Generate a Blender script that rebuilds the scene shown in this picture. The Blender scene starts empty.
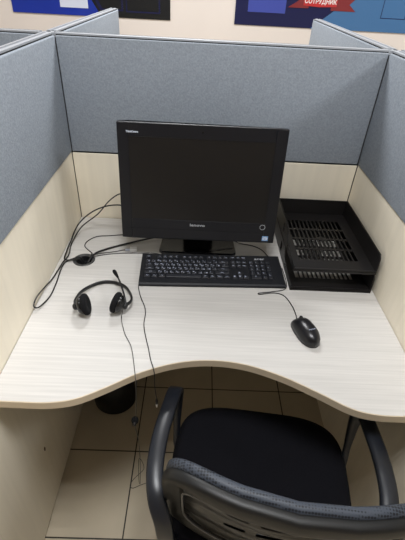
import bpy, bmesh, math, random
from mathutils import Vector, Matrix, Euler
random.seed(7)
S = bpy.context.scene
C = S.collection
PI = math.pi
W = 1.049            # inside width of the cubicle
DZ = 0.75            # desk top

# ------------------------------------------------------------------ materials
def mat(name, col, rough=0.5, spec=0.5, metal=0.0, coat=0.0):
    m = bpy.data.materials.new(name); m.use_nodes = True
    b = m.node_tree.nodes['Principled BSDF']
    c = [(x/255/12.92 if x/255 <= 0.04045 else ((x/255+0.055)/1.055)**2.4) for x in col]
    b.inputs['Base Color'].default_value = (*c, 1)
    b.inputs['Roughness'].default_value = rough
    b.inputs['Specular IOR Level'].default_value = spec
    b.inputs['Metallic'].default_value = metal
    b.inputs['Coat Weight'].default_value = coat
    m['c'] = c
    return m

def N(m, kind): return m.node_tree.nodes.new(kind)
def L(m, a, b): m.node_tree.links.new(a, b)

def noisy(m, scale, amount, stretch=(1, 1, 1), detail=4, bump=0.0, bdist=0.001, lo=0.3, hi=0.7):
    """noise varies the base colour by +-amount and optionally drives a bump"""
    bs = m.node_tree.nodes['Principled BSDF']
    tc = N(m, 'ShaderNodeTexCoord'); mp = N(m, 'ShaderNodeMapping'); mp.inputs['Scale'].default_value = stretch
    nz = N(m, 'ShaderNodeTexNoise'); nz.inputs['Scale'].default_value = scale; nz.inputs['Detail'].default_value = detail
    L(m, tc.outputs['Object'], mp.inputs['Vector']); L(m, mp.outputs['Vector'], nz.inputs['Vector'])
    cr = N(m, 'ShaderNodeValToRGB'); cr.color_ramp.elements[0].position = lo; cr.color_ramp.elements[1].position = hi
    c = list(m['c'])
    cr.color_ramp.elements[0].color = (*[x*(1-amount) for x in c], 1)
    cr.color_ramp.elements[1].color = (*[min(1, x*(1+amount)) for x in c], 1)
    L(m, nz.outputs['Fac'], cr.inputs['Fac']); L(m, cr.outputs['Color'], bs.inputs['Base Color'])
    if bump:
        bp = N(m, 'ShaderNodeBump'); bp.inputs['Strength'].default_value = bump; bp.inputs['Distance'].default_value = bdist
        L(m, nz.outputs['Fac'], bp.inputs['Height']); L(m, bp.outputs['Normal'], bs.inputs['Normal'])
    return m, cr

M = {}
M['desk'], _ = noisy(mat('desk_laminate', (197, 194, 190), .65, .2), 9, .10, (.5, 17, 17), 5, .08, .0006, .25, .75)
M['edge'] = mat('desk_edge_band', (218, 202, 178), .45)
M['lam'], _ = noisy(mat('beige_laminate', (236, 227, 208), .5, .35), 5, .035, (8, 8, .4), 5)
M['fabric'], _ = noisy(mat('grey_partition_fabric', (146, 153, 162), .95, .1), 210, .13, (1, 1, 1), 5, .5, .0015)
M['rail'] = mat('grey_aluminium_rail', (178, 182, 188), .42, .5, .25)
M['post'] = mat('grey_post', (88, 88, 90), .6)
M['dark'] = mat('dark_gap', (30, 30, 32), .8, .2)
M['wall'], _ = noisy(mat('office_wall_paint', (214, 205, 198), .8, .2), 2, .03)
M['ceil'] = mat('ceiling_white', (225, 224, 220), .9, .1)
M['black'], _ = noisy(mat('black_plastic', (21, 21, 23), .42, .45), 300, .2, (1, 1, 1), 3, .1, .0003)
M['gloss'] = mat('gloss_black_plastic', (10, 10, 12), .2, .5)
M['mouse'] = mat('satin_black_plastic', (17, 17, 22), .3, .5)
M['bezel'] = mat('matte_black_bezel', (13, 14, 20), .38, .4)
M['screen'] = mat('dark_screen', (22, 20, 19), .33, .35)
M['foam'], _ = noisy(mat('black_foam', (20, 20, 22), .95, .2), 900, .4, (1, 1, 1), 3, .6, .001)
M['key'] = mat('key_plastic', (30, 32, 39), .45, .45)
M['kbd'] = mat('keyboard_plastic', (18, 20, 26), .55, .35)
M['print'] = mat('white_print', (205, 212, 225), .6)
M['legend'] = mat('key_legend_print', (165, 172, 190), .6)
M['silver'] = mat('silver_print', (170, 172, 178), .4)
M['tray'], _ = noisy(mat('tray_plastic', (24, 22, 22), .38, .45), 200, .2, (1, 1, 1), 3, .15, .0004)
M['cable'] = mat('cable_rubber', (24, 23, 24), .5, .4)
M['thin'] = mat('grey_cable', (72, 70, 68), .5, .4)
M['grommet'] = mat('dark_grey_grommet', (62, 62, 62), .45)
M['scar'] = mat('brown_scar', (98, 70, 38), .7)
M['white'] = mat('white_plastic', (225, 225, 225), .4)
M['steel'] = mat('steel', (190, 190, 190), .25, .5, .9)
M['seat'], _ = noisy(mat('seat_fabric', (19, 19, 24), .95, .15), 500, .35, (1, 1, 1), 3, .5, .001)
M['arm'] = mat('armrest_plastic', (27, 30, 37), .34, .5)
M['frame'], _ = noisy(mat('chair_frame_plastic', (28, 28, 28), .45, .4), 260, .12, (1, 1, 1), 3, .1, .0003)
M['lip_highlight'] = mat('grey_lip_highlight', (120, 120, 120), .35)  # glossy lip of the chair back, its bright highlight put into the grey
M['panel'], _ = noisy(mat('chair_back_panel', (20, 19, 18), .3, .5), 14, .35, (.7, 3, 3), 3, .35, .01)
M['navy'] = mat('navy_print', (8, 14, 62), .35)
M['blue'], _ = noisy(mat('blue_print', (16, 44, 145), .35), 3, .12)
M['pblack'] = mat('black_print', (10, 11, 14), .35)
M['teal'] = mat('steel_blue_print', (62, 104, 148), .35)
M['red'] = mat('red_print', (176, 42, 44), .4)
M['dred'] = mat('dark_red_print', (118, 36, 40), .4)
M['paper'] = mat('paper', (200, 206, 222), .6)
M['cadet'] = mat('cadet_blue_print', (58, 70, 150), .35)
M['bin'] = mat('bin_plastic', (9, 9, 12), .5, .3)
M['sticker'] = mat('sticker_blue', (120, 160, 210), .4)

# chair trim with a pattern of small raised dots
m = mat('dotted_mesh_trim', (46, 52, 62), .5, .4)
bs = m.node_tree.nodes['Principled BSDF']
tc = N(m, 'ShaderNodeTexCoord'); mp = N(m, 'ShaderNodeMapping'); mp.inputs['Scale'].default_value = (1, 1, 1)
vo = N(m, 'ShaderNodeTexVoronoi'); vo.inputs['Scale'].default_value = 175; vo.inputs['Randomness'].default_value = 0.12
cr = N(m, 'ShaderNodeValToRGB'); cr.color_ramp.elements[0].position = .36; cr.color_ramp.elements[1].position = .5
cr.color_ramp.elements[0].color = (.010, .012, .017, 1); cr.color_ramp.elements[1].color = (.055, .065, .085, 1)
L(m, tc.outputs['Object'], mp.inputs['Vector']); L(m, mp.outputs['Vector'], vo.inputs['Vector'])
L(m, vo.outputs['Distance'], cr.inputs['Fac']); L(m, cr.outputs['Color'], bs.inputs['Base Color'])
M['dots'] = m

# floor tiles
TILE = .312
m, crf = noisy(mat('floor_tile', (196, 184, 162), .42, .45), 6, .06, (1, 1, 1), 6)
bs = m.node_tree.nodes['Principled BSDF']
tc = N(m, 'ShaderNodeTexCoord'); mp = N(m, 'ShaderNodeMapping')
mp.inputs['Location'].default_value = (-.2575, .2498, 0)
br = N(m, 'ShaderNodeTexBrick'); br.offset = 0; br.squash = 1
br.inputs['Scale'].default_value = 1; br.inputs['Brick Width'].default_value = TILE; br.inputs['Row Height'].default_value = TILE
br.inputs['Mortar Size'].default_value = .0028; br.inputs['Mortar Smooth'].default_value = .25
br.inputs['Mortar'].default_value = (.028, .023, .018, 1)
L(m, tc.outputs['Object'], mp.inputs['Vector']); L(m, mp.outputs['Vector'], br.inputs['Vector'])
L(m, crf.outputs['Color'], br.inputs['Color1']); L(m, crf.outputs['Color'], br.inputs['Color2'])
L(m, br.outputs['Color'], bs.inputs['Base Color'])
M['tile'] = m

# ------------------------------------------------------------------ helpers
def link(name, me, parent=None):
    o = bpy.data.objects.new(name, me); C.objects.link(o)
    if parent: o.parent = parent
    return o

def obj(name, bm, m, parent=None, smooth=False, bevel=0.0, seg=2):
    me = bpy.data.meshes.new(name)
    bmesh.ops.recalc_face_normals(bm, faces=bm.faces)
    bm.to_mesh(me); bm.free()
    for x in (m if isinstance(m, (list, tuple)) else [m]): me.materials.append(M[x])
    o = link(name, me, parent)
    if smooth:
        for p in me.polygons: p.use_smooth = True
    if bevel:
        b = o.modifiers.new('bevel', 'BEVEL'); b.width = bevel; b.segments = seg; b.limit_method = 'ANGLE'; b.angle_limit = math.radians(35)
    return o

def thing(name, label, cat, loc=(0, 0, 0), rot=(0, 0, 0), group=None):
    o = bpy.data.objects.new(name, None); C.objects.link(o); o.empty_display_size = .05
    o.location = loc; o.rotation_euler = rot
    return tag(o, label, cat, group)

def tag(o, label, cat, group=None):
    o['label'] = label; o['category'] = cat
    if group: o['group'] = group
    return o

def struct(o):
    o['kind'] = 'structure'; return o

def box(bm, x0, x1, y0, y1, z0, z1, mi=0, mtx=None):
    vs = [bm.verts.new((x, y, z)) for z in (z0, z1) for y in (y0, y1) for x in (x0, x1)]
    if mtx is not None:
        for v in vs: v.co = mtx @ v.co
    fs = [(0, 2, 3, 1), (4, 5, 7, 6), (0, 1, 5, 4), (2, 6, 7, 3), (0, 4, 6, 2), (1, 3, 7, 5)]
    for f in fs:
        fc = bm.faces.new([vs[i] for i in f]); fc.material_index = mi
    return bm

def B(*a, **k): return box(bmesh.new(), *a, **k)

def prism(bm, poly, h0, h1, axis='z', mi=0):
    """extrude a 2-D polygon; axis z: (x,y); y: (x,z); x: (y,z)"""
    def P(a, b, h):
        return {'z': (a, b, h), 'y': (a, h, b), 'x': (h, a, b)}[axis]
    lo = [bm.verts.new(P(a, b, h0)) for a, b in poly]; hi = [bm.verts.new(P(a, b, h1)) for a, b in poly]
    n = len(poly)
    bm.faces.new(lo[::-1]).material_index = mi; bm.faces.new(hi).material_index = mi
    for i in range(n):
        bm.faces.new((lo[i], lo[(i+1) % n], hi[(i+1) % n], hi[i])).material_index = mi
    return bm

def spline(pts, n=8, closed=False):
    P = [Vector(p) for p in pts]; out = []
    m = len(P); segs = m if closed else m-1
    for i in range(segs):
        if closed: a, b, c, d = P[(i-1) % m], P[i], P[(i+1) % m], P[(i+2) % m]
        else: a, b, c, d = P[max(i-1, 0)], P[i], P[i+1], P[min(i+2, m-1)]
        for k in range(n):
            t = k/n
            out.append(.5*((2*b) + (c-a)*t + (2*a-5*b+4*c-d)*t*t + (3*b-a-3*c+d)*t**3))
    if not closed: out.append(P[-1])
    return out

def sweep(bm, path, prof, closed=False, side=None, mi=0, scale=None):
    """sweep a closed 2-D profile (a along side, b along normal) on a path; side(i,tangent)->vector"""
    n = len(path); rings = []; prev = None
    for i, p in enumerate(path):
        if closed: t = path[(i+1) % n]-path[(i-1) % n]
        else: t = path[min(i+1, n-1)]-path[max(i-1, 0)]
        t = t.normalized() if t.length > 1e-9 else Vector((0, 0, 1))
        if side is not None:
            s = side(i, t); s = (s - t*s.dot(t)).normalized()
        elif prev is None:
            ref = Vector((0, 0, 1)) if abs(t.z) < .9 else Vector((1, 0, 0))
            s = t.cross(ref).normalized()
        else:
            s = (prev - t*prev.dot(t)).normalized()
        prev = s; nn = t.cross(s)
        k = scale(i/(n-1)) if scale else 1
        rings.append([bm.verts.new(p + s*a*k + nn*b*k) for a, b in prof])
    m = len(prof)
    for i in range(n if closed else n-1):
        A, D = rings[i], rings[(i+1) % n]
        for j in range(m):
            bm.faces.new((A[j], A[(j+1) % m], D[(j+1) % m], D[j])).material_index = mi
    if not closed:
        bm.faces.new(rings[0][::-1]).material_index = mi; bm.faces.new(rings[-1]).material_index = mi
    return bm

def circ(r, n=8, r2=None):
    r2 = r if r2 is None else r2
    return [(r*math.cos(2*PI*i/n), r2*math.sin(2*PI*i/n)) for i in range(n)]

def tube(bm, pts, r, n=8, sub=8, closed=False, mi=0):
    return sweep(bm, spline(pts, sub, closed), circ(r, n), closed, mi=mi)

def lathe(bm, prof, n=32, mtx=None, mi=0):
    """prof: (radius, z) list; ends closed when radius 0"""
    rings = []
    for r, z in prof:
        if r < 1e-6: rings.append([bm.verts.new((0, 0, z))])
        else: rings.append([bm.verts.new((r*math.cos(2*PI*i/n), r*math.sin(2*PI*i/n), z)) for i in range(n)])
    for A, D in zip(rings, rings[1:]):
        for i in range(n):
            q = [A[i % len(A)], A[(i+1) % len(A)], D[(i+1) % len(D)], D[i % len(D)]]
            u = []
            for v in q:
                if v not in u: u.append(v)
            if len(u) > 2: bm.faces.new(u).material_index = mi
    if mtx is not None:
        for R_ in rings:
            for v in R_: v.co = mtx @ v.co
    return bm

def text_bm(bm, s, size, mtx, mi=0, depth=.0, bold=0.0, sx=1.0):
    cu = bpy.data.curves.new('t', 'FONT'); cu.body = s; cu.size = size; cu.align_x = 'CENTER'; cu.align_y = 'CENTER'
    cu.extrude = depth; cu.offset = bold; cu.resolution_u = 2
    o = bpy.data.objects.new('t', cu); C.objects.link(o)
    bpy.context.view_layer.update()
    me = bpy.data.meshes.new_from_object(o.evaluated_get(bpy.context.evaluated_depsgraph_get()))
    me.transform(mtx @ Matrix.Diagonal((sx, 1, 1, 1)))
    old = set(bm.faces)
    bm.from_mesh(me)
    for f in bm.faces:
        if f not in old: f.material_index = mi
    bpy.data.objects.remove(o); bpy.data.curves.remove(cu); bpy.data.meshes.remove(me)
    return bm

def T(x, y, z): return Matrix.Translation((x, y, z))
def RX(a): return Matrix.Rotation(a, 4, 'X')
def RY(a): return Matrix.Rotation(a, 4, 'Y')
def RZ(a): return Matrix.Rotation(a, 4, 'Z')

# ------------------------------------------------------------------ the room
X0, X1, Y0, Y1, H = -3.2, 4.6, -4.6, 2.2, 2.75
struct(obj('floor', B(X0, X1, Y0, Y1, -.05, 0), 'tile'))
struct(obj('ceiling', B(X0, X1, Y0, Y1, H, H+.05), 'ceil'))
struct(obj('wall_back', B(X0, X1, Y1, Y1+.1, 0, H), 'wall'))
struct(obj('wall_front', B(X0, X1, Y0-.1, Y0, 0, H), 'wall'))
struct(obj('wall_left', B(X0-.1, X0, Y0, Y1, 0, H), 'wall'))
struct(obj('wall_right', B(X1, X1+.1, Y0, Y1, 0, H), 'wall'))

# ------------------------------------------------------------------ partitions
ZF = 1.018           # where fabric starts
ZT = 1.388           # top of rail
TH = .046            # thickness
def partition(axis, a0, a1, f, label, sg=.001, e=.0015, pe=.0042):
    """a panel standing along x or y from a0 to a1, its local frame: run = +x, thickness = +-y"""
    ln = a1-a0
    loc, rz = ((a0, f, 0), 0) if axis == 'x' else ((f, a0, 0), PI/2)
    t = thing('cubicle_partition', label, 'partition', loc, (0, 0, rz), 'grey topped cubicle partitions')
    h = TH/2
    bd = obj('laminate_board', B(e, ln-e, -h, h, .012, ZF-sg), 'lam', t, bevel=.0015, seg=1)
    obj('seam', B(.004, ln-.004, -h+.006, h-.006, ZF-sg-.0005, ZF+.006), 'dark', t)
    for s in (-1, 1):
        y = sorted((s*.008, s*(h+.003)))
        obj('fabric_pad', B(pe, ln-pe, y[0], y[1], ZF+.001, ZT-.005), 'fabric', t, True, .0035, 3)
    bm = bmesh.new()
    prism(bm, [(-.0155, ZT-.012), (.0155, ZT-.012), (.0155, ZT+.002), (.005, ZT+.003), (.004, ZT-.004), (-.004, ZT-.004), (-.005, ZT+.003), (-.0155, ZT+.002)], .002, ln-.002, 'x')
    rl = obj('top_rail', bm, 'rail', t)
    obj('rail_groove', B(.01, ln-.01, -.0036, .0036, ZT-.0055, ZT-.0015), 'dark', rl)
    for s in (-1, 1):
        y = sorted((s*.0156, s*.0185)); obj('rail_gap', B(.004, ln-.004, y[0], y[1], ZT-.012, ZT-.0025), 'dark', rl)
    if axis == 'y':
        x = -.0035 if a0 < 0 else ln-.0005
        obj('end_cap', B(x, x+.004, -h, h, .012, ZT), 'rail', t, bevel=.001)
    for x in (.05, ln-.05): obj('foot', lathe(bmesh.new(), [(0, 0), (.016, 0), (.016, .006), (.006, .008), (.006, .014), (0, .014)], 16, T(x, 0, 0)), 'dark', t)
    return t, bd

h = TH/2
YN = -1.30
gap = .026
partition('x', 0-.0, W+.0, h, 'partition behind the monitor, closing the rear of the cubicle, beige below and grey fabric above', .005, .0015, .0036)
lt, lb = partition('y', YN, -.0003, -h, 'partition along the left side of the desk, beside the headset and the loop of cables')
partition('y', YN, -.0003, W+h, 'partition along the right side of the desk, beside the black paper trays')
partition('y', TH+.004, 1.10, -h, 'grey partition running away beyond the rear left corner, under the poster with a white sheet')
partition('y', TH+.004, 1.125, W+h, 'grey partition running away beyond the rear right corner, under the red ribbon poster')
partition('x', -TH-W-.01, -TH-.0, h, 'partition of the neighbouring cubicle, only a grey sliver at the left edge of the photo')
partition('x', W+TH+.0, W+TH+W, h, 'partition of the neighbouring cubicle, only a sliver at the right edge of the photo')
# tiny scar in the laminate under the desk
bm = lathe(bmesh.new(), [(0, 0), (.0045, 0), (.0045, .0012), (0, .0012)], 12)
for v in bm.verts: v.co = Vector((-(YN)-.723+v.co.x, -h-.0006-v.co.z*.5, .29+v.co.y*2.2))
obj('screw_hole', bm, 'scar', lt)['label'] = 'small brown scar in the beige board'

def post(x, lab):
    t = thing('partition_post', lab, 'post', (x, h, 0))
    obj('column', B(-.0205, .0205, -.0205, .0205, .005, ZT-.012), 'post', t)
    bm = lathe(bmesh.new(), [(0, ZT-.012), (.018, ZT-.012), (.018, ZT+.001), (.0085, ZT+.002), (.008, ZT-.004), (0, ZT-.004)], 20)
    cp = obj('cap', bm, 'rail', t)
    obj('cap_hole', lathe(bmesh.new(), [(0, ZT-.003), (.006, ZT-.003), (.006, ZT+.0025), (0, ZT+.0025)], 12), 'dark', cp)
    return t
post(-h, 'corner post joining the partitions at the rear left corner of the cubicle')
post(W+h, 'corner post joining the partitions at the rear right corner of the cubicle')

# ------------------------------------------------------------------ desk
dk = thing('desk', 'pale wood-grain desk with a curved cut-out front edge and a beige edge band', 'desk', (0, 0, 0))
front = [(0.002, -.864), (.07, -.865), (.14, -.864), (.20, -.851), (.26, -.818), (.34, -.768), (.43, -.733), (.52, -.721), (.61, -.732), (.70, -.766), (.78, -.811), (.85, -.853), (.91, -.867), (.98, -.868), (W-.002, -.868)]
fr = [(p.x, p.y) for p in spline([(x, y, 0) for x, y in front], 6)]
hc, hr = (.084, -.300), .031
bm = bmesh.new()
# top with a real grommet hole: outline + hole bridged as two halves
outer = [(W-.002, -.006), (.002, -.006)] + fr
def slab(poly, z0, z1):
    lo = [bm.verts.new((x, y, z0)) for x, y in poly]; hi = [bm.verts.new((x, y, z1)) for x, y in poly]
    el = [bm.edges.new((lo[i], lo[(i+1) % len(lo)])) for i in range(len(lo))]
    eh = [bm.edges.new((hi[i], hi[(i+1) % len(hi)])) for i in range(len(hi))]
    for i in range(len(lo)): bm.faces.new((lo[i], lo[(i+1) % len(lo)], hi[(i+1) % len(lo)], hi[i]))
    return el, eh
hole = [(hc[0]+hr*math.cos(2*PI*i/28), hc[1]+hr*math.sin(2*PI*i/28)) for i in range(28)]
a1, b1 = slab(outer, DZ-.025, DZ); a2, b2 = slab(hole, DZ-.025, DZ)
bmesh.ops.triangle_fill(bm, use_beauty=True, edges=a1+a2)
bmesh.ops.triangle_fill(bm, use_beauty=True, edges=b1+b2)
obj('desktop', bm, 'desk', dk)
# edge band along the front
path = [Vector((x, y, DZ-.0125)) for x, y in fr]
sweep(bm := bmesh.new(), path, [(-.0003, -.0127), (.0016, -.0112), (.0016, .0112), (-.0003, .0127)], side=lambda i, t: Vector((t.y, -t.x, 0)))
obj('edge_band', bm, 'edge', dk)
bm = lathe(bmesh.new(), [(.0265, -.02), (.0265, .0005), (.031, .0022), (.0365, .0015), (.037, 0), (.0308, 0), (.0308, -.02), (.0265, -.02)], 32, T(hc[0], hc[1], DZ))
obj('grommet', bm, 'grommet', dk, True)['label'] = 'dark grey plastic cable grommet'
obj('grommet_dark_insert', lathe(bmesh.new(), [(.0262, -.024), (.0262, -.002), (.0256, -.002), (.0256, -.022), (0, -.022), (0, -.024)], 32, T(hc[0], hc[1], DZ)), 'dark', dk)  # added dark insert, gives the open hole its shaded inside
for x0, x1 in ((.05, .09), (W-.09, W-.05)):
    bm = bmesh.new(); xs = (0.001, .016) if x0 < .5 else (W-.016, W-.001)
    box(bm, xs[0], xs[1], -.55, -.02, .60, DZ-.0255)
    obj('support_board', bm, 'lam', dk, bevel=.001)

# ------------------------------------------------------------------ monitor (all-in-one computer)
MW, MH, TILT = .505, .3675, math.radians(6.7)
mon = thing('computer_monitor', 'large black all-in-one computer monitor with a dark screen, standing behind the keyboard', 'monitor', (.4715, -.205, DZ))
mm = T(0, -.077, .0887) @ RX(-TILT)   # panel frame: x right, y into the panel, z up the face
hw = MW/2
sl, sr, sb, st = -hw+.034, hw-.036, .069, MH-.041
bm = bmesh.new()
for a in ((-hw, sl, 0, MH), (sr, hw, 0, MH), (sl, sr, 0, sb), (sl, sr, st, MH)):
    box(bm, a[0], a[1], 0, .022, a[2], a[3])
bmesh.ops.remove_doubles(bm, verts=bm.verts, dist=1e-5)
bz = obj('bezel', bm, 'bezel', mon, bevel=.0025, seg=2); bz.matrix_local = mm
sc_ = obj('screen', B(sl-.001, sr+.001, .0018, .018, sb-.001, st+.001), 'screen', mon); sc_.matrix_local = mm
bm = bmesh.new(); prism(bm, [(-hw+.006, .006), (hw-.006, .006), (hw-.006, MH-.006), (-hw+.006, MH-.006)], .0222, .04, 'y')
prism(bm, [(-hw+.03, .03), (hw-.03, .03), (hw-.03, MH-.03), (-hw+.03, MH-.03)], .04, .066, 'y')
rc = obj('rear_housing', bm, 'black', mon, bevel=.006); rc.matrix_local = mm
bm = bmesh.new(); box(bm, -hw+.012, hw-.012, -.0007, .001, .0355, .0362)
o = obj('chin_seam', bm, 'dark', bz)
def face(x, z, y=-.0006): return T(x, y, z) @ RX(PI/2)
o = obj('logo', text_bm(bmesh.new(), 'ThinkCentre', .0075, face(-hw+.045, MH-.0265), depth=.0002, bold=.0003, sx=.92), 'print', bz)
o = obj('logo', text_bm(bmesh.new(), 'lenovo', .0135, face(-.005, .0535), depth=.0002, bold=.0002, sx=1.35), 'silver', bz)
o['label'] = 'silver maker lettering on the chin'
bm = sweep(bmesh.new(), [Vector((hw-.043+.0085*math.cos(2*PI*i/24), -.0006, .0565+.0085*math.sin(2*PI*i/24))) for i in range(24)], circ(.0009, 6), True)
o = obj('power_button', bm, 'silver', bz, True)
bm = B(hw-.040, hw-.020, -.0006, .001, .008, .025)
o = obj('sticker', bm, 'sticker', bz); o['label'] = 'small blue and white processor sticker'
bm = sweep(bmesh.new(), [Vector((hw-.030+.0075*math.cos(2*PI*i/20), -.0009, .0165+.0052*math.sin(2*PI*i/20))) for i in range(20)], circ(.0008, 4), True)
text_bm(bm, 'intel', .0075, face(hw-.030, .0165, -.0009), depth=.0001, bold=.0002)
obj('sticker_print', bm, 'white', o)
bm = lathe(bmesh.new(), [(0, 0), (.0025, 0), (.0022, .0006), (0, .0006)], 12, T(.0, -.0001, MH-.02) @ RX(PI/2))
obj('camera_lens', bm, 'gloss', bz)
# stand
bm = bmesh.new()
prism(bm, [(.055, .012), (.085, .012), (.06, .24), (.03, .24)], -.055, .055, 'x')
obj('neck', bm, 'black', mon, bevel=.004)
bm = bmesh.new()
po = [(-.137, -.03), (-.125, -.042), (.125, -.042), (.137, -.03), (.13, .10), (.11, .115), (-.11, .115), (-.13, .10)]
prism(bm, po, 0, .013)
o = obj('stand_base', bm, 'gloss', mon, bevel=.004)

# ------------------------------------------------------------------ keyboard
kb = thing('keyboard', 'black wired keyboard lying in front of the monitor', 'keyboard', (.5215, -.343, DZ), (0, 0, math.radians(2.2)))
KW, KD = .474, .158
bm = bmesh.new()
prof = [(-KD/2, .001), (-KD/2, .008), (-KD/2+.006, .012), (-KD/2+.022, .014), (KD/2-.006, .022), (KD/2, .019), (KD/2, .001)]
prism(bm, prof, -KW/2, KW/2, 'x')
obj('case', bm, 'kbd', kb, bevel=.002)
U = .0187
slope = math.atan2(.008, KD-.028)
rowsy = {k: v for k, v in zip(range(6), (-.0445, -.0258, -.0071, .0116, .0303, .0545))}
def kz(y): return .014 + (y+KD/2-.022)*math.tan(slope)
R5 = [('Esc', 1, 0), ('F1', 1, 2), ('F2', 1, 3), ('F3', 1, 4), ('F4', 1, 5), ('F5', 1, 6.5), ('F6', 1, 7.5), ('F7', 1, 8.5), ('F8', 1, 9.5), ('F9', 1, 11), ('F10', 1, 12), ('F11', 1, 13), ('F12', 1, 14)]
def row(keys, x=0):
    out = []
    for k in keys:
        s, w = k if isinstance(k, tuple) else (k, 1)
        out.append((s, w, x)); x += w
    return out
R4 = row(['` Ё', '! 1', '@ 2', '# 3', '$ 4', '% 5', '^ 6', '& 7', '* 8', '( 9', ') 0', '_ -', '+ =', ('Bksp', 2)])
R3 = row([('Tab', 1.5)] + ['Q Й', 'W Ц', 'E У', 'R К', 'T Е', 'Y Н', 'U Г', 'I Ш', 'O Щ', 'P З', '[ Х', '] Ъ', ('\\', 1.5)])
R2 = row([('Caps', 1.75)] + ['A Ф', 'S Ы', 'D В', 'F А', 'G П', 'H Р', 'J О', 'K Л', 'L Д', '; Ж', "' Э", ('Enter', 2.25)])
R1 = row([('Shift', 2.25)] + ['Z Я', 'X Ч', 'C С', 'V М', 'B И', 'N Т', 'M Ь', ', Б', '. Ю', '/ .', ('Shift', 2.75)])
R0 = row([('Ctrl', 1.25), ('Win', 1.25), ('Alt', 1.25), ('', 6.25), ('Alt', 1.25), ('Win', 1.25), ('Menu', 1.25), ('Ctrl', 1.25)])
NX, PX = 15.3, 18.6
keys = []
for r, R_ in ((5, R5), (4, R4), (3, R3), (2, R2), (1, R1), (0, R0)):
    for s, w, x in R_: keys.append((s, w, 1, x, r))
for i, s in enumerate(('PrSc', 'ScLk', 'Pause')): keys.append((s, 1, 1, NX+i, 5))
for i, s in enumerate(('Ins', 'Home', 'PgUp')): keys.append((s, 1, 1, NX+i, 4))
for i, s in enumerate(('Del', 'End', 'PgDn')): keys.append((s, 1, 1, NX+i, 3))
keys += [('▲', 1, 1, NX+1, 1), ('◀', 1, 1, NX, 0), ('▼', 1, 1, NX+1, 0), ('▶', 1, 1, NX+2, 0)]
for r, R_ in ((4, 'N/*-'), (3, '789'), (2, '456'), (1, '123')):
    for i, s in enumerate(R_): keys.append((s, 1, 1, PX+i, r))
keys += [('0', 2, 1, PX, 0), ('.', 1, 1, PX+2, 0), ('+', 1, 2, PX+3, 2.5), ('Ent', 1, 2, PX+3, .5)]
kx0 = -KW/2 + .0145
for s, w, hgt, x, r in keys:
    lo_, hi_ = int(math.floor(r)), int(math.ceil(r))
    y = (rowsy[lo_]+rowsy[hi_])/2
    cx = kx0 + (x+w/2)*U
    dep = U*hgt*.5 - .0012
    if r == 5: dep = .0068
    hwk = w*U/2 - .0012
    bm = bmesh.new()
    z0 = 0; z1 = .0058
    b = [(-hwk, -dep), (hwk, -dep), (hwk, dep), (-hwk, dep)]
    t_ = [(-hwk+.002, -dep+.0022), (hwk-.002, -dep+.0022), (hwk-.002, dep-.0014), (-hwk+.002, dep-.0014)]
    vb = [bm.verts.new((a, c, z0)) for a, c in b]; vt = [bm.verts.new((a, c, z1)) for a, c in t_]
    bm.faces.new(vb[::-1]); bm.faces.new(vt)
    for i in range(4): bm.faces.new((vb[i], vb[(i+1) % 4], vt[(i+1) % 4], vt[i]))
    bmesh.ops.bevel(bm, geom=[e for e in bm.edges if all(v.co.z > .001 for v in e.verts)], offset=.0006, segments=1, affect='EDGES')
    if s:
        if len(s) == 3 and s[1] == ' ':
            text_bm(bm, s[0], .0078, T(-.0032, .0016, z1+.0002), 1, bold=.0001)
            text_bm(bm, s[2], .0078, T(.0034, -.0026, z1+.0002), 1, bold=.0001)
        elif len(s) == 1: text_bm(bm, s, .0088, T(-.002, .0008, z1+.0002), 1, bold=.0001)
        else: text_bm(bm, s, .0052, T(0, 0, z1+.0002), 1, bold=.0001)
    k = obj('key', bm, ['key', 'legend'], kb)
    k.matrix_local = T(cx, y, kz(y)-.0002) @ RX(slope)
obj('logo', text_bm(bmesh.new(), 'acer', .017, T(kx0+(PX+2.2)*U, rowsy[5], kz(rowsy[5])+.0012) @ RX(slope), depth=.0002, bold=.0003, sx=1.2), 'silver', kb)
for x in (-.19, .19):
    for y in (-.06, .06): obj('foot', B(x-.012, x+.012, y-.005, y+.005, 0, .0015), 'dark', kb)

# ------------------------------------------------------------------ mouse
ms = thing('computer_mouse', 'small black wired computer mouse on the bare right half of the desk', 'mouse', (.7845, -.612, DZ), (0, 0, math.radians(17)))
def mouse_shell(bm, y0, y1, mi=0, lift=0):
    Lh, n, k = .0575, 36, 11
    rings = []
    for i in range(n+1):
        y = y0+(y1-y0)*i/n
        t = y/Lh
        wx = .0305*math.sqrt(max(0, 1-abs(t)**(4.2 if t > 0 else 2.6)))*(1.0-.05*max(t, 0))
        zt = .0365*(max(0, 1-abs(t+.12)**2.6*.95))**.55 + .001
        zt = max(zt, .004) if abs(t) > .98 else zt
        rings.append([bm.verts.new((wx*math.cos(PI*j/k), y, .0012+lift+(zt)*(math.sin(PI*j/k)**.75 if 0 < j < k else 0))) for j in range(k+1)])
    for A, D in zip(rings, rings[1:]):
        for j in range(k): bm.faces.new((A[j], A[j+1], D[j+1], D[j])).material_index = mi
        bm.faces.new((A[0], D[0], D[k], A[k])).material_index = mi
    bm.faces.new(rings[0]); bm.faces.new(rings[-1][::-1])
    bmesh.ops.remove_doubles(bm, verts=bm.verts, dist=1e-5)
    return bm
obj('shell', mouse_shell(bmesh.new(), -.0572, .0572), 'mouse', ms, True)
bm = lathe(bmesh.new(), [(0, -.003), (.009, -.003), (.011, -.0015), (.011, .0015), (.009, .003), (0, .003)], 20, T(0, .032, .026) @ RY(PI/2))
obj('scroll_wheel', bm, 'black', ms, True)
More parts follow.
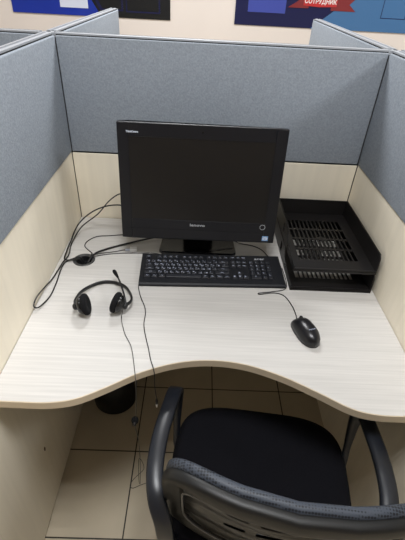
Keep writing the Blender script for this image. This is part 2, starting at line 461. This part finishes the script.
# button split as a dark thin inlay
pts = [(0, y, .0012+.0365*(1-abs(y/.0575+.12)**2.6*.95)**.55+.0012) for y in (.006, .014, .022, .043, .050)]
obj('button_seam', tube(bmesh.new(), pts, .0007, 5, 4), 'dark', ms)
bm = text_bm(bmesh.new(), 'logitech', .006, T(.002, -.022, .0387) @ RX(math.radians(4)) , depth=.0003)
obj('logo', bm, 'legend', ms)

# ------------------------------------------------------------------ cables
def cable(name, label, pts, r, m='cable', cat='cable', sub=8, group=None):
    o = obj(name, tube(bmesh.new(), pts, r, 7, sub), m, None, True)
    return tag(o, label, cat, group)
z = DZ+.0018
c_ = DZ+.0016
mc = cable('mouse_cable', 'thin black mouse cable making a flat hairpin loop between keyboard and paper trays',
      [(.765, -.30, c_), (.7675, -.34, c_), (.7675, -.385, c_), (.757, -.417, c_), (.715, -.432, c_), (.674, -.441, c_), (.668, -.4445, c_), (.676, -.447, c_), (.722, -.438, c_), (.751, -.452, c_), (.767, -.497, c_), (.771, -.533, c_+.001), (.7697, -.556, DZ+.006)], .0015)
cable('monitor_cable', 'upper black cable leaving the left side of the monitor and looping along the left partition',
      [(.245, -.20, .937), (.224, -.185, .937), (.193, -.15, .930), (.153, -.15, .900), (.101, -.12, .831), (.035, -.123, .775), (.018, -.207, DZ+.006), (.028, -.285, DZ+.007), (.020, -.325, DZ+.005), (.013, -.409, DZ+.004), (.0065, -.470, DZ+.012), (.0055, -.530, DZ+.024), (.0075, -.563, DZ+.018), (.018, -.553, DZ+.008), (.030, -.50, DZ+.0025), (.030, -.44, DZ+.002), (.024, -.335, DZ+.003), (.050, -.301, DZ+.006), (.075, -.298, DZ+.008), (.086, -.30, DZ-.02)], .0021)
cable('monitor_cable', 'lower black cable from the left side of the monitor to the bundle by the partition',
      [(.235, -.20, .890), (.22, -.18, .890), (.189, -.15, .887), (.133, -.14, .873), (.060, -.08, .81), (.018, -.11, .775), (.011, -.20, DZ+.006), (.017, -.27, DZ+.0108), (.024, -.315, DZ+.010), (.052, -.311, DZ+.007), (.072, -.306, DZ+.007), (.080, -.307, DZ-.02)], .0025)
cable('audio_cable', 'thin cable curling from the monitor lower left corner round into the desk grommet',
      [(.30, -.13, z), (.23, -.125, z), (.185, -.13, z), (.142, -.14, z), (.095, -.150, z), (.068, -.185, z), (.066, -.215, z), (.084, -.24, z), (.101, -.258, z), (.104, -.275, DZ+.005), (.098, -.290, DZ-.01)], .0016)
cable('power_cable', 'thick black power cable running from under the monitor into the desk grommet',
      [(.44, -.10, DZ+.0175), (.40, -.12, DZ+.0175), (.34, -.14, DZ+.012), (.283, -.165, DZ+.010), (.218, -.191, DZ+.0045), (.150, -.233, DZ+.0045), (.115, -.272, DZ+.008), (.100, -.303, DZ-.003), (.098, -.312, DZ-.019)], .0035)
cable('keyboard_cable', 'thin cable running straight from the keyboard rear edge to the desk grommet',
      [(.345, -.255, DZ+.006), (.31, -.243, z), (.272, -.246, z), (.20, -.253, z), (.140, -.268, z), (.118, -.284, DZ+.005), (.104, -.290, DZ-.004)], .0014)
cable('usb_cable', 'short black cable curving from under the monitor to the right rear of the keyboard',
      [(.56, -.13, DZ+.0155), (.60, -.15, DZ+.0145), (.625, -.158, DZ+.005), (.673, -.166, z), (.705, -.190, z), (.722, -.225, z), (.738, -.262, z), (.7635, -.292, z)], .0016)
cable('grey_cable', 'thin grey cable lying across the front of the black monitor base',
      [(.515, -.229, DZ+.015), (.535, -.226, DZ+.015), (.565, -.216, DZ+.015), (.598, -.207, DZ+.0148)], .0012, 'thin')
cable('loose_cable', 'thin black cable from the keyboard front corner over the desk edge to a jack',
      [(.288, -.43, z), (.292, -.45, z), (.303, -.486, z), (.324, -.542, z), (.327, -.602, z), (.338, -.65, z), (.350, -.69, z), (.360, -.728, z), (.369, -.753, DZ+.0016), (.3725, -.7645, DZ-.0005), (.374, -.768, DZ-.012), (.3735, -.768, .693), (.377, -.768, .64)], .0013)
jack = thing('audio_jack', 'metal tipped jack plug hanging below the curved desk edge above the chair armrest', 'plug', (.377, -.768, .612))
obj('tip', lathe(bmesh.new(), [(0, -.008), (.0018, -.006), (.0022, 0), (.0030, 0), (.0030, .010), (0, .010)], 14), 'white', jack, True)
obj('sleeve', lathe(bmesh.new(), [(0, .009), (.0034, .009), (.0034, .022), (.0018, .030), (0, .030)], 14), 'cable', jack, True)
# white plug beside the power cable
wp = thing('network_plug', 'small white plug lying on the desk under the left corner of the monitor', 'plug', (.232, -.232, DZ), (0, 0, math.radians(6)))
obj('plug_body', B(-.001, .023, -.008, .008, 0, .013), 'white', wp, bevel=.0015)
obj('plug_boot', B(-.018, -.001, -.004, .004, .001, .008), 'paper', wp, bevel=.0015)
cable('network_cable', 'pale grey cable running from the small white plug to the desk grommet',
      [(.215, -.2335, DZ+.0045), (.20, -.236, DZ+.003), (.185, -.243, DZ+.0026), (.160, -.252, DZ+.0026), (.130, -.262, DZ+.004), (.112, -.276, DZ+.004), (.109, -.283, DZ-.012)], .0016, 'thin')

# ------------------------------------------------------------------ headset
hs = thing('headset', 'black headset with round foam ear pads and a boom microphone, lying on the desk', 'headset', (.20, -.50, DZ))
def H_(x, y, zz): return (x-.20, y+.50, zz-DZ)
band = [H_(.134, -.572, .785), H_(.123, -.553, .781), H_(.1215, -.530, .777), H_(.124, -.488, .766), H_(.143, -.450, .759), H_(.176, -.426, .7575), H_(.214, -.427, .7575), H_(.248, -.446, .759), H_(.272, -.486, .764), H_(.281, -.52, .772), H_(.278, -.545, .779), H_(.268, -.560, .785)]
bp = spline(band, 8)
sweep(bm := bmesh.new(), bp, circ(.0060, 10, .0034), side=lambda i, t: Vector((0, .25, 1)))
obj('headband', bm, 'black', hs, True)
for sx, cx, cy, yaw in ((-1, .149, -.566, 8), (1, .250, -.5535, -14)):
    # local frame of a cup: +z towards the head (inwards)
    mt = T(*H_(cx, cy, DZ+.0335)) @ RZ(math.radians(yaw)) @ RY(math.radians(13*sx)) @ RY(PI/2*(-sx)) @ T(0, 0, 0)
    shell = lathe(bmesh.new(), [(0, -.018), (.010, -.018), (.013, -.014), (.022, -.010), (.0265, -.004), (.0265, .002), (0, .002)], 28, mt)
    sh = obj('ear_cup', shell, 'gloss', hs, True)
    pr = [(0, .0), (.025, .0), (.0305, .0035), (.0320, .009), (.0305, .0145), (.026, .017), (.017, .0165), (.010, .0140), (0, .0130)]
    obj('ear_pad', lathe(bmesh.new(), pr, 32, mt), 'foam', hs, True)
    pv = lathe(bmesh.new(), [(0, -.026), (.008, -.026), (.010, -.022), (.010, -.014), (0, -.014)], 18, mt)
    obj('hinge', pv, 'black', hs, True)
# microphone boom from the right cup back and up over the band
bpts = [H_(.271, -.556, .786), H_(.264, -.535, .795), H_(.251, -.500, .800), H_(.233, -.457, .800), H_(.220, -.432, .798)]
bm = tube(bmesh.new(), bpts, .0027, 8)
bo = obj('microphone_boom', bm, 'black', hs, True)
d = Vector(bpts[4])-Vector(bpts[3])
mt = Matrix.Translation(Vector(bpts[4])) @ d.to_track_quat('Z', 'Y').to_matrix().to_4x4()
obj('microphone', lathe(bmesh.new(), [(0, -.026), (.0030, -.026), (.0045, -.012), (.0060, .006), (.0060, .014), (.0045, .0185), (0, .020)], 18, mt), 'foam', bo, True)
cable('headset_cable', 'thin grey cable from the right ear cup over the desk edge to the floor',
      [(.259, -.556, DZ+.018), (.259, -.562, DZ+.006), (.259, -.575, z), (.265, -.60, z), (.280, -.642, z), (.302, -.683, z), (.316, -.73, z), (.325, -.768, z), (.329, -.7855, DZ-.0005), (.330, -.790, DZ-.012), (.328, -.790, .68), (.322, -.789, .585), (.319, -.789, .565), (.317, -.785, .53), (.322, -.78, .45), (.318, -.77, .30), (.306, -.74, .12), (.290, -.69, .03), (.275, -.60, .003), (.284, -.597, .003), (.298, -.622, .003), (.296, -.64, .003), (.268, -.671, .003), (.256, -.695, .003), (.268, -.706, .003), (.30, -.692, .003), (.36, -.67, .003), (.42, -.66, .003)], .0011, 'thin')
pl = thing('volume_control', 'small round black inline volume control hanging on the headset cable below the desk', 'volume control', (.319, -.789, .572))
obj('housing', lathe(bmesh.new(), [(0, -.012), (.005, -.011), (.009, -.006), (.010, 0), (.009, .006), (.005, .011), (0, .012)], 20), 'foam', pl, True)
obj('wheel', lathe(bmesh.new(), [(0, -.0055), (.005, -.0055), (.005, .0055), (0, .0055)], 16, T(0, -.009, 0) @ RX(PI/2)), 'cable', pl, True)

# ------------------------------------------------------------------ paper trays
def letter_tray(loc, label):
    t = thing('paper_tray', label, 'tray', loc, (0, 0, 0), 'stacked paper trays')
    w, dp, hh, th = .262, .375, .068, .0032
    # origin = front left bottom corner, x right, y back
    bm = bmesh.new()
    fz = .009
    box(bm, 0, w, 0, .058, fz-.003, fz); box(bm, 0, w, dp-.060, dp, fz-.003, fz)
    box(bm, 0, .028, .058, dp-.060, fz-.003, fz); box(bm, w-.040, w, .058, dp-.060, fz-.003, fz)
    nb, bw = 14, .0052
    x0, x1 = .028, w-.040
    for i in range(nb):
        x = x0+(x1-x0)*i/(nb-1)
        if 0 < i < nb-1: box(bm, x-bw/2, x+bw/2, .058, dp-.060, fz-.003, fz)
    rows = 4; ys, ye = .058, dp-.060
    for j in range(1, rows):
        y = ys+(ye-ys)*j/rows
        box(bm, x0, x1, y-.005, y+.005, fz-.0032, fz+.0004)
    lathe(bm, [(0, fz-.003), (.013, fz-.003), (.013, fz+.0012), (0, fz+.0012)], 24, T(w/2, (ys+ye)/2, 0))
    obj('slotted_floor', bm, 'tray', t)
    # side walls: slanted front, three cut-outs low down
    for s in (0, 1):
        bm = bmesh.new(); a0, a1 = (0, th) if s == 0 else (w-th, w)
        if s == 1:
            prism(bm, [(0, 0), (dp, 0), (dp, hh), (.012, hh), (.004, hh-.008), (0, .034)], a0, a1, 'x')
        else:
            prism(bm, [(0, 0), (dp, 0), (dp, .014), (.0, .014)], a0, a1, 'x')
            prism(bm, [(0, .014), (.07, .014), (.07, .026), (0, .022)], a0, a1, 'x')
            prism(bm, [(.07, .014), (.10, .014), (.10, .0275), (.07, .026)], a0, a1, 'x')
            prism(bm, [(.10, .022), (.125, .022), (.125, .030), (.10, .0275)], a0, a1, 'x')
            prism(bm, [(.125, .014), (.20, .014), (.20, hh), (.166, hh), (.156, hh-.004), (.148, .045), (.140, .034), (.125, .030)], a0, a1, 'x')
            prism(bm, [(.20, .048), (dp, .048), (dp, hh), (.20, hh)], a0, a1, 'x')
            for y0, y1 in ((.225, dp),):
                prism(bm, [(y0, .014), (y1, .014), (y1, .048), (y0, .048)], a0, a1, 'x')
        obj('side_wall', bm, 'tray', t)
        bm = B(a0-(.002 if s == 0 else 0), a1+(.002 if s else 0), .013 if s else .162, dp, hh-.003, hh)
        obj('rim', bm, 'tray', t, bevel=.001)
    obj('back_wall', B(th, w-th, dp-th, dp, 0, hh), 'tray', t, bevel=.001)
    bm = bmesh.new(); prism(bm, [(0, 0), (.003, 0), (.003, fz-.003), (.010, fz), (.006, fz+.002), (0, fz+.002)], th, w-th, 'x')
    obj('front_lip', bm, 'tray', t, bevel=.0008)
    return t
letter_tray((.7725, -.418, DZ), 'lower of the two stacked black slotted paper trays, resting on the desk')
letter_tray((.7720, -.412, DZ+.0705), 'upper of the two stacked black slotted paper trays, with its slots fully seen')

# ------------------------------------------------------------------ waste bin
wb = thing('waste_bin', 'round black waste bin on the floor beneath the left half of the desk', 'bin', (.134, -.312, 0))
obj('bucket', lathe(bmesh.new(), [(0, .001), (.086, .001), (.092, .008), (.108, .255), (.105, .255), (.088, .010), (0, .008)], 40), 'bin', wb, True)
obj('rim', sweep(bmesh.new(), [Vector((.1075*math.cos(2*PI*i/40), .1075*math.sin(2*PI*i/40), .256)) for i in range(40)], circ(.004, 8), True), 'bin', wb, True)

# ------------------------------------------------------------------ office chair
ch = thing('office_chair', 'black office chair with looped armrests and a curved mesh-trimmed back, pushed up to the desk', 'chair', (.662, -.90, 0), (0, 0, math.radians(-6)))
# seat cushion: superellipse rings
def seat_bm():
    bm = bmesh.new(); n = 64; rings = []
    def ring(a, b, zz, cy=.025):
        out = []
        for i in range(n):
            t = 2*PI*i/n; c, s = math.cos(t), math.sin(t)
            e = .56
            x = a*abs(c)**e*(1 if c > 0 else -1); y = b*abs(s)**e*(1 if s > 0 else -1)
            x *= 1.02 + .03*(y/b)
            dz = -.012*max(0, (y/b))**3 + .010*(abs(x)/a)**2*(zz > .44)
            out.append(bm.verts.new((x, y+cy, zz+dz)))
        return out
    for a, b, zz in ((.20, .18, .395), (.228, .208, .400), (.238, .218, .415), (.241, .222, .435), (.236, .217, .452), (.220, .200, .462), (.19, .17, .464), (.12, .11, .460), (.05, .05, .458)):
        rings.append(ring(a, b, zz))
    for A, D in zip(rings, rings[1:]):
        for i in range(n): bm.faces.new((A[i], A[(i+1) % n], D[(i+1) % n], D[i]))
    bm.faces.new(rings[0][::-1]); bm.faces.new(rings[-1])
    return bm
obj('seat', seat_bm(), 'seat', ch, True)
bm = B(-.19, .19, -.14, .19, .372, .398)
obj('seat_pan', bm, 'black', ch, bevel=.012, seg=3)
# armrests: closed loops of flat band
for s in (-1, 1):
    pts = [(.200, .040, .385), (.238, .095, .430), (.246, .132, .500), (.250, .158, .585), (.253, .142, .634), (.260, .070, .646), (.266, -.010, .646), (.263, -.080, .640), (.249, -.135, .624), (.228, -.168, .585), (.220, -.172, .510), (.216, -.130, .430), (.200, -.08, .385)]
    path = spline([(s*x, y, zz) for x, y, zz in pts], 7)
    prof = [(-.015, -.0085), (.015, -.0085), (.0195, -.005), (.0195, .004), (.014, .0085), (0, .0105), (-.014, .0085), (-.0195, .004), (-.0195, -.005)]
    if s < 0: prof = [(a, b) for a, b in prof][::-1]
    bm = sweep(bmesh.new(), path, prof if s > 0 else [(a, -b) for a, b in prof], side=lambda i, t: Vector((1, 0, 0)), scale=lambda u: .5+.5*min(1, max(0, (u-.16)*8)))
    a = obj('armrest', bm, 'arm', ch, True)

# backrest: outline in (x,h) bent by the curve of the back
def back(x, zz, off=0.0):
    """point on the back shell at width x and height zz; off>0 moves towards the sitter"""
    y = -.213 + .056*(abs(x)/.245)**2 + (.80-zz)*.16
    return Matrix.Rotation(math.radians(-3), 3, 'Z') @ Vector((x+.035, y+off, zz))
def outline(ax, zt, zb, n=96, e=.32, grow=0):
    out = []
    zc, bz_ = (zt+zb)/2, (zt-zb)/2
    for i in range(n):
        t = 2*PI*i/n; c, s = math.cos(t), math.sin(t)
        x = (ax+grow)*abs(c)**e*(1 if c > 0 else -1); zz = zc+(bz_+grow)*abs(s)**e*(1 if s > 0 else -1)
        out.append((x, zz))
    return out
ol = outline(.239, .786, .508)
def ell(a, b, n=12, p=.7):
    return [(a*abs(math.cos(2*PI*i/n))**p*(1 if math.cos(2*PI*i/n) > 0 else -1), b*abs(math.sin(2*PI*i/n))**p*(1 if math.sin(2*PI*i/n) > 0 else -1)) for i in range(n)]
cy_ = Vector((0, 1, .0))
bm = sweep(bmesh.new(), [back(x, zz, -.004) for x, zz in ol], ell(.014, .023, 16, .55), True, side=lambda i, t: cy_)
obj('back_frame', bm, 'frame', ch, True)
bm = sweep(bmesh.new(), [back(x, zz+.001, .016) for x, zz in outline(.2395, .797, .50)], ell(.012, .018), True, side=lambda i, t: cy_)
obj('mesh_trim', bm, 'dots', ch, True)
bm = sweep(bmesh.new(), [back(x, zz, -.016) for x, zz in outline(.2155, .7615, .532)], circ(.0022, 8), True, side=lambda i, t: cy_)
obj('back_lip_highlight', bm, 'lip_highlight', ch, True)  # thin tube drawing the highlight line between frame and panel
# inner panel
bm = bmesh.new(); nx, nz = 40, 26
inn = []
def inside(x, zz, ax=.219, zt=.765, zb=.529, e=2/.32):
    zc, bz_ = (zt+zb)/2, (zt-zb)/2
    return abs(x/ax)**e + abs((zz-zc)/bz_)**e <= 1.0
grid = {}
slots = [(sx*xx, zz) for xx in (.03, .10) for sx in (-1, 1) for zz in (.60, .64, .68, .72)]
for i in range(nx+1):
    for j in range(nz+1):
        x = -.225+.450*i/nx; zz = .514+.264*j/nz
        grid[i, j] = (x, zz)
for side_, off in ((0, -.006), (1, -.001)):
    vv = {k: bm.verts.new(back(x, zz, off + .006*math.sin(zz*70+x*9)*(1-abs(x)/.25))) for k, (x, zz) in grid.items()}
    for i in range(nx):
        for j in range(nz):
            x, zz = grid[i, j]; x += .225/nx; zz += .132/nz
            if not inside(x, zz): continue
            if any(abs(x-sx) < .026 and abs(zz-sz) < .0065 for sx, sz in slots): continue
            bm.faces.new((vv[i, j], vv[i+1, j], vv[i+1, j+1], vv[i, j+1]))
for v in [v for v in bm.verts if not v.link_faces]: bm.verts.remove(v)
obj('back_panel', bm, 'panel', ch, True)
# upright, mechanism, gas lift, star base
bm = sweep(bmesh.new(), spline([(0, .02, .365), (0, -.13, .365), (0, -.20, .40), (0, -.185, .50), (0, -.188, .60)], 8), [(-.03, -.008), (.03, -.008), (.03, .008), (-.03, .008)], side=lambda i, t: Vector((1, 0, 0)))
obj('back_support', bm, 'black', ch, True)
obj('tilt_mechanism', B(-.06, .06, -.08, .10, .335, .372), 'black', ch, bevel=.006)
obj('gas_lift', lathe(bmesh.new(), [(0, .06), (.027, .06), (.027, .20), (.015, .20), (.015, .336), (0, .336)], 24), 'gloss', ch, True)
hub = obj('star_base', lathe(bmesh.new(), [(0, .055), (.04, .055), (.045, .075), (.035, .11), (0, .11)], 24), 'black', ch, True)
for k in range(5):
    a = math.radians(90+72*k)
    d = Vector((math.cos(a), math.sin(a), 0))
    bm = sweep(bmesh.new(), [d*.02+Vector((0, 0, .09)), d*.12+Vector((0, 0, .085)), d*.245+Vector((0, 0, .065))], [(-.018, -.014), (.018, -.014), (.014, .012), (-.014, .012)], side=lambda i, t: Vector((-d.y, d.x, 0)), scale=lambda u: 1.1-.35*u)
    lg = obj('star_leg', bm, 'black', ch)
    bm = bmesh.new()
    for o_ in (-.014, .014):
        lathe(bm, [(0, -.008), (.022, -.008), (.025, -.004), (.025, .004), (.022, .008), (0, .008)], 20, Matrix.Translation(d*.245+Vector((-d.y, d.x, 0))*o_+Vector((0, 0, .0255))) @ Vector((-d.y, d.x, 0)).to_track_quat('Z', 'Y').to_matrix().to_4x4())
    obj('castor', bm, 'black', lg, True)

# ------------------------------------------------------------------ posters on the far wall
def poly(bm, pts, y, th=.0015, mi=0): return prism(bm, pts, y-th, y, 'y', mi)
pt = thing('poster', 'blue and black poster with a white sheet on the left part of the far wall', 'poster', (0, 2.197, 0))
Zt = 2.02
obj('backing', poly(bmesh.new(), [(-1.0, 1.258), (.198, 1.258), (.198, Zt), (-1.0, Zt)], 0, .003), 'pblack', pt)
obj('blue_field', poly(bmesh.new(), [(-1.0, 1.258), (-.33, 1.258), (-.40, 1.37), (-.62, Zt), (-1.0, Zt)], -.0032), 'blue', pt)
obj('white_sheet', poly(bmesh.new(), [(-.634, 1.307), (-.424, 1.307), (-.424, 1.60), (-.634, 1.60)], -.005), 'paper', pt)
obj('photo_frame', poly(bmesh.new(), [(-.138, 1.296), (.120, 1.296), (.120, 1.62), (-.138, 1.62)], -.0032), 'navy', pt)
obj('photo_area', poly(bmesh.new(), [(-.128, 1.306), (.110, 1.306), (.110, 1.61), (-.128, 1.61)], -.0049), 'pblack', pt)
obj('photo_frame', poly(bmesh.new(), [(-.335, 1.300), (-.160, 1.300), (-.160, 1.62), (-.40, 1.62), (-.40, 1.42)], -.0032), 'navy', pt)
obj('photo_area', poly(bmesh.new(), [(-.315, 1.312), (-.172, 1.312), (-.172, 1.61), (-.38, 1.61), (-.38, 1.42)], -.0049), 'pblack', pt)

pt = thing('poster', 'blue poster with a red ribbon reading СОТРУДНИК on the right part of the far wall', 'poster', (0, 2.197, 0))
obj('backing', poly(bmesh.new(), [(.69, 1.256), (2.30, 1.256), (2.30, 2.05), (.69, 2.05)], 0, .003), 'navy', pt)
obj('steel_blue_field', poly(bmesh.new(), [(1.28, 1.256), (2.30, 1.256), (2.30, 2.05), (1.75, 2.05), (1.47, 1.40)], -.0032), 'teal', pt)
obj('blue_field', poly(bmesh.new(), [(.69, 1.258), (.80, 1.258), (1.02, 1.42), (1.10, 2.05), (.69, 2.05)], -.0032), 'navy', pt)
obj('photo_area', poly(bmesh.new(), [(.785, 1.343), (1.069, 1.343), (1.069, 1.66), (.785, 1.66)], -.005), 'cadet', pt)
obj('ribbon_tail', poly(bmesh.new(), [(1.085, 1.385), (1.24, 1.385), (1.24, 1.47), (1.105, 1.47), (1.16, 1.43)], -.0058), 'dred', pt)
obj('ribbon_tail', poly(bmesh.new(), [(1.41, 1.378), (1.60, 1.378), (1.545, 1.42), (1.59, 1.465), (1.41, 1.465)], -.0058), 'dred', pt)
rb = obj('ribbon', poly(bmesh.new(), [(1.20, 1.402), (1.32, 1.396), (1.45, 1.402), (1.45, 1.515), (1.32, 1.509), (1.20, 1.515)], -.0075), 'red', pt)
bm = text_bm(bmesh.new(), 'СОТРУДНИК', .041, T(1.325, -.0093, 1.430) @ RX(PI/2), depth=.0004, bold=.0008, sx=.93)
text_bm(bm, 'ЛУЧШИЙ', .041, T(1.325, -.0093, 1.478) @ RX(PI/2), depth=.0004, bold=.0008, sx=.93)
obj('lettering', bm, 'white', rb)
bm = bmesh.new()
for a in ((1.80, 1.99, 1.345, 1.350), (1.80, 1.99, 1.64, 1.645), (1.80, 1.805, 1.345, 1.645), (1.985, 1.99, 1.345, 1.645)):
    box(bm, a[0], a[1], -.0050, -.0032, a[2], a[3])
obj('outline_frame', bm, 'navy', pt)

# ------------------------------------------------------------------ lights (fluorescent ceiling fixtures of four tubes, plus added fill on the left)
def area(name, x, y, sx, sy, power, col=(.97, .985, 1)):
    l = bpy.data.lights.new(name, 'AREA'); l.shape = 'RECTANGLE'; l.size = sx; l.size_y = sy; l.energy = power; l.color = col
    o = bpy.data.objects.new(name, l); C.objects.link(o); o.location = (x, y, H-.03)
    return o
P = 42.0
for i in range(4):
    area('tube_light', .47, -1.32+.131*i, .56, .016, P*.86/4)
for x, y, e in ((2.6, -1.12, P), (.30, 1.0, P*1.15), (2.6, 1.0, P), (-2.0, -1.12, P*.15), (-2.0, 1.0, P*.6)):  # the two far left ones are added fill that brightens the right partition
    area('ceiling_lamp_and_fill', x, y, .58, .58, e)
w = bpy.data.worlds.new('World'); S.world = w; w.use_nodes = True
w.node_tree.nodes['Background'].inputs[0].default_value = (.9, .92, 1, 1)
w.node_tree.nodes['Background'].inputs[1].default_value = .3

# ------------------------------------------------------------------ camera
cam = bpy.data.cameras.new('camera'); co = bpy.data.objects.new('camera', cam); C.objects.link(co)
co.location = (.463, -1.4175, 1.5551); co.rotation_mode = 'XYZ'
co.rotation_euler = (.9332, -.046, .0086)
cam.sensor_fit = 'VERTICAL'; cam.sensor_height = 36.0; cam.lens = 36.0*399.27/540
cam.clip_start = .02; cam.clip_end = 50
S.camera = co
S.view_settings.view_transform = 'Standard'; S.view_settings.look = 'None'
S.view_settings.gamma = 1; S.view_settings.use_curve_mapping = False
S.view_settings.exposure = -0.20
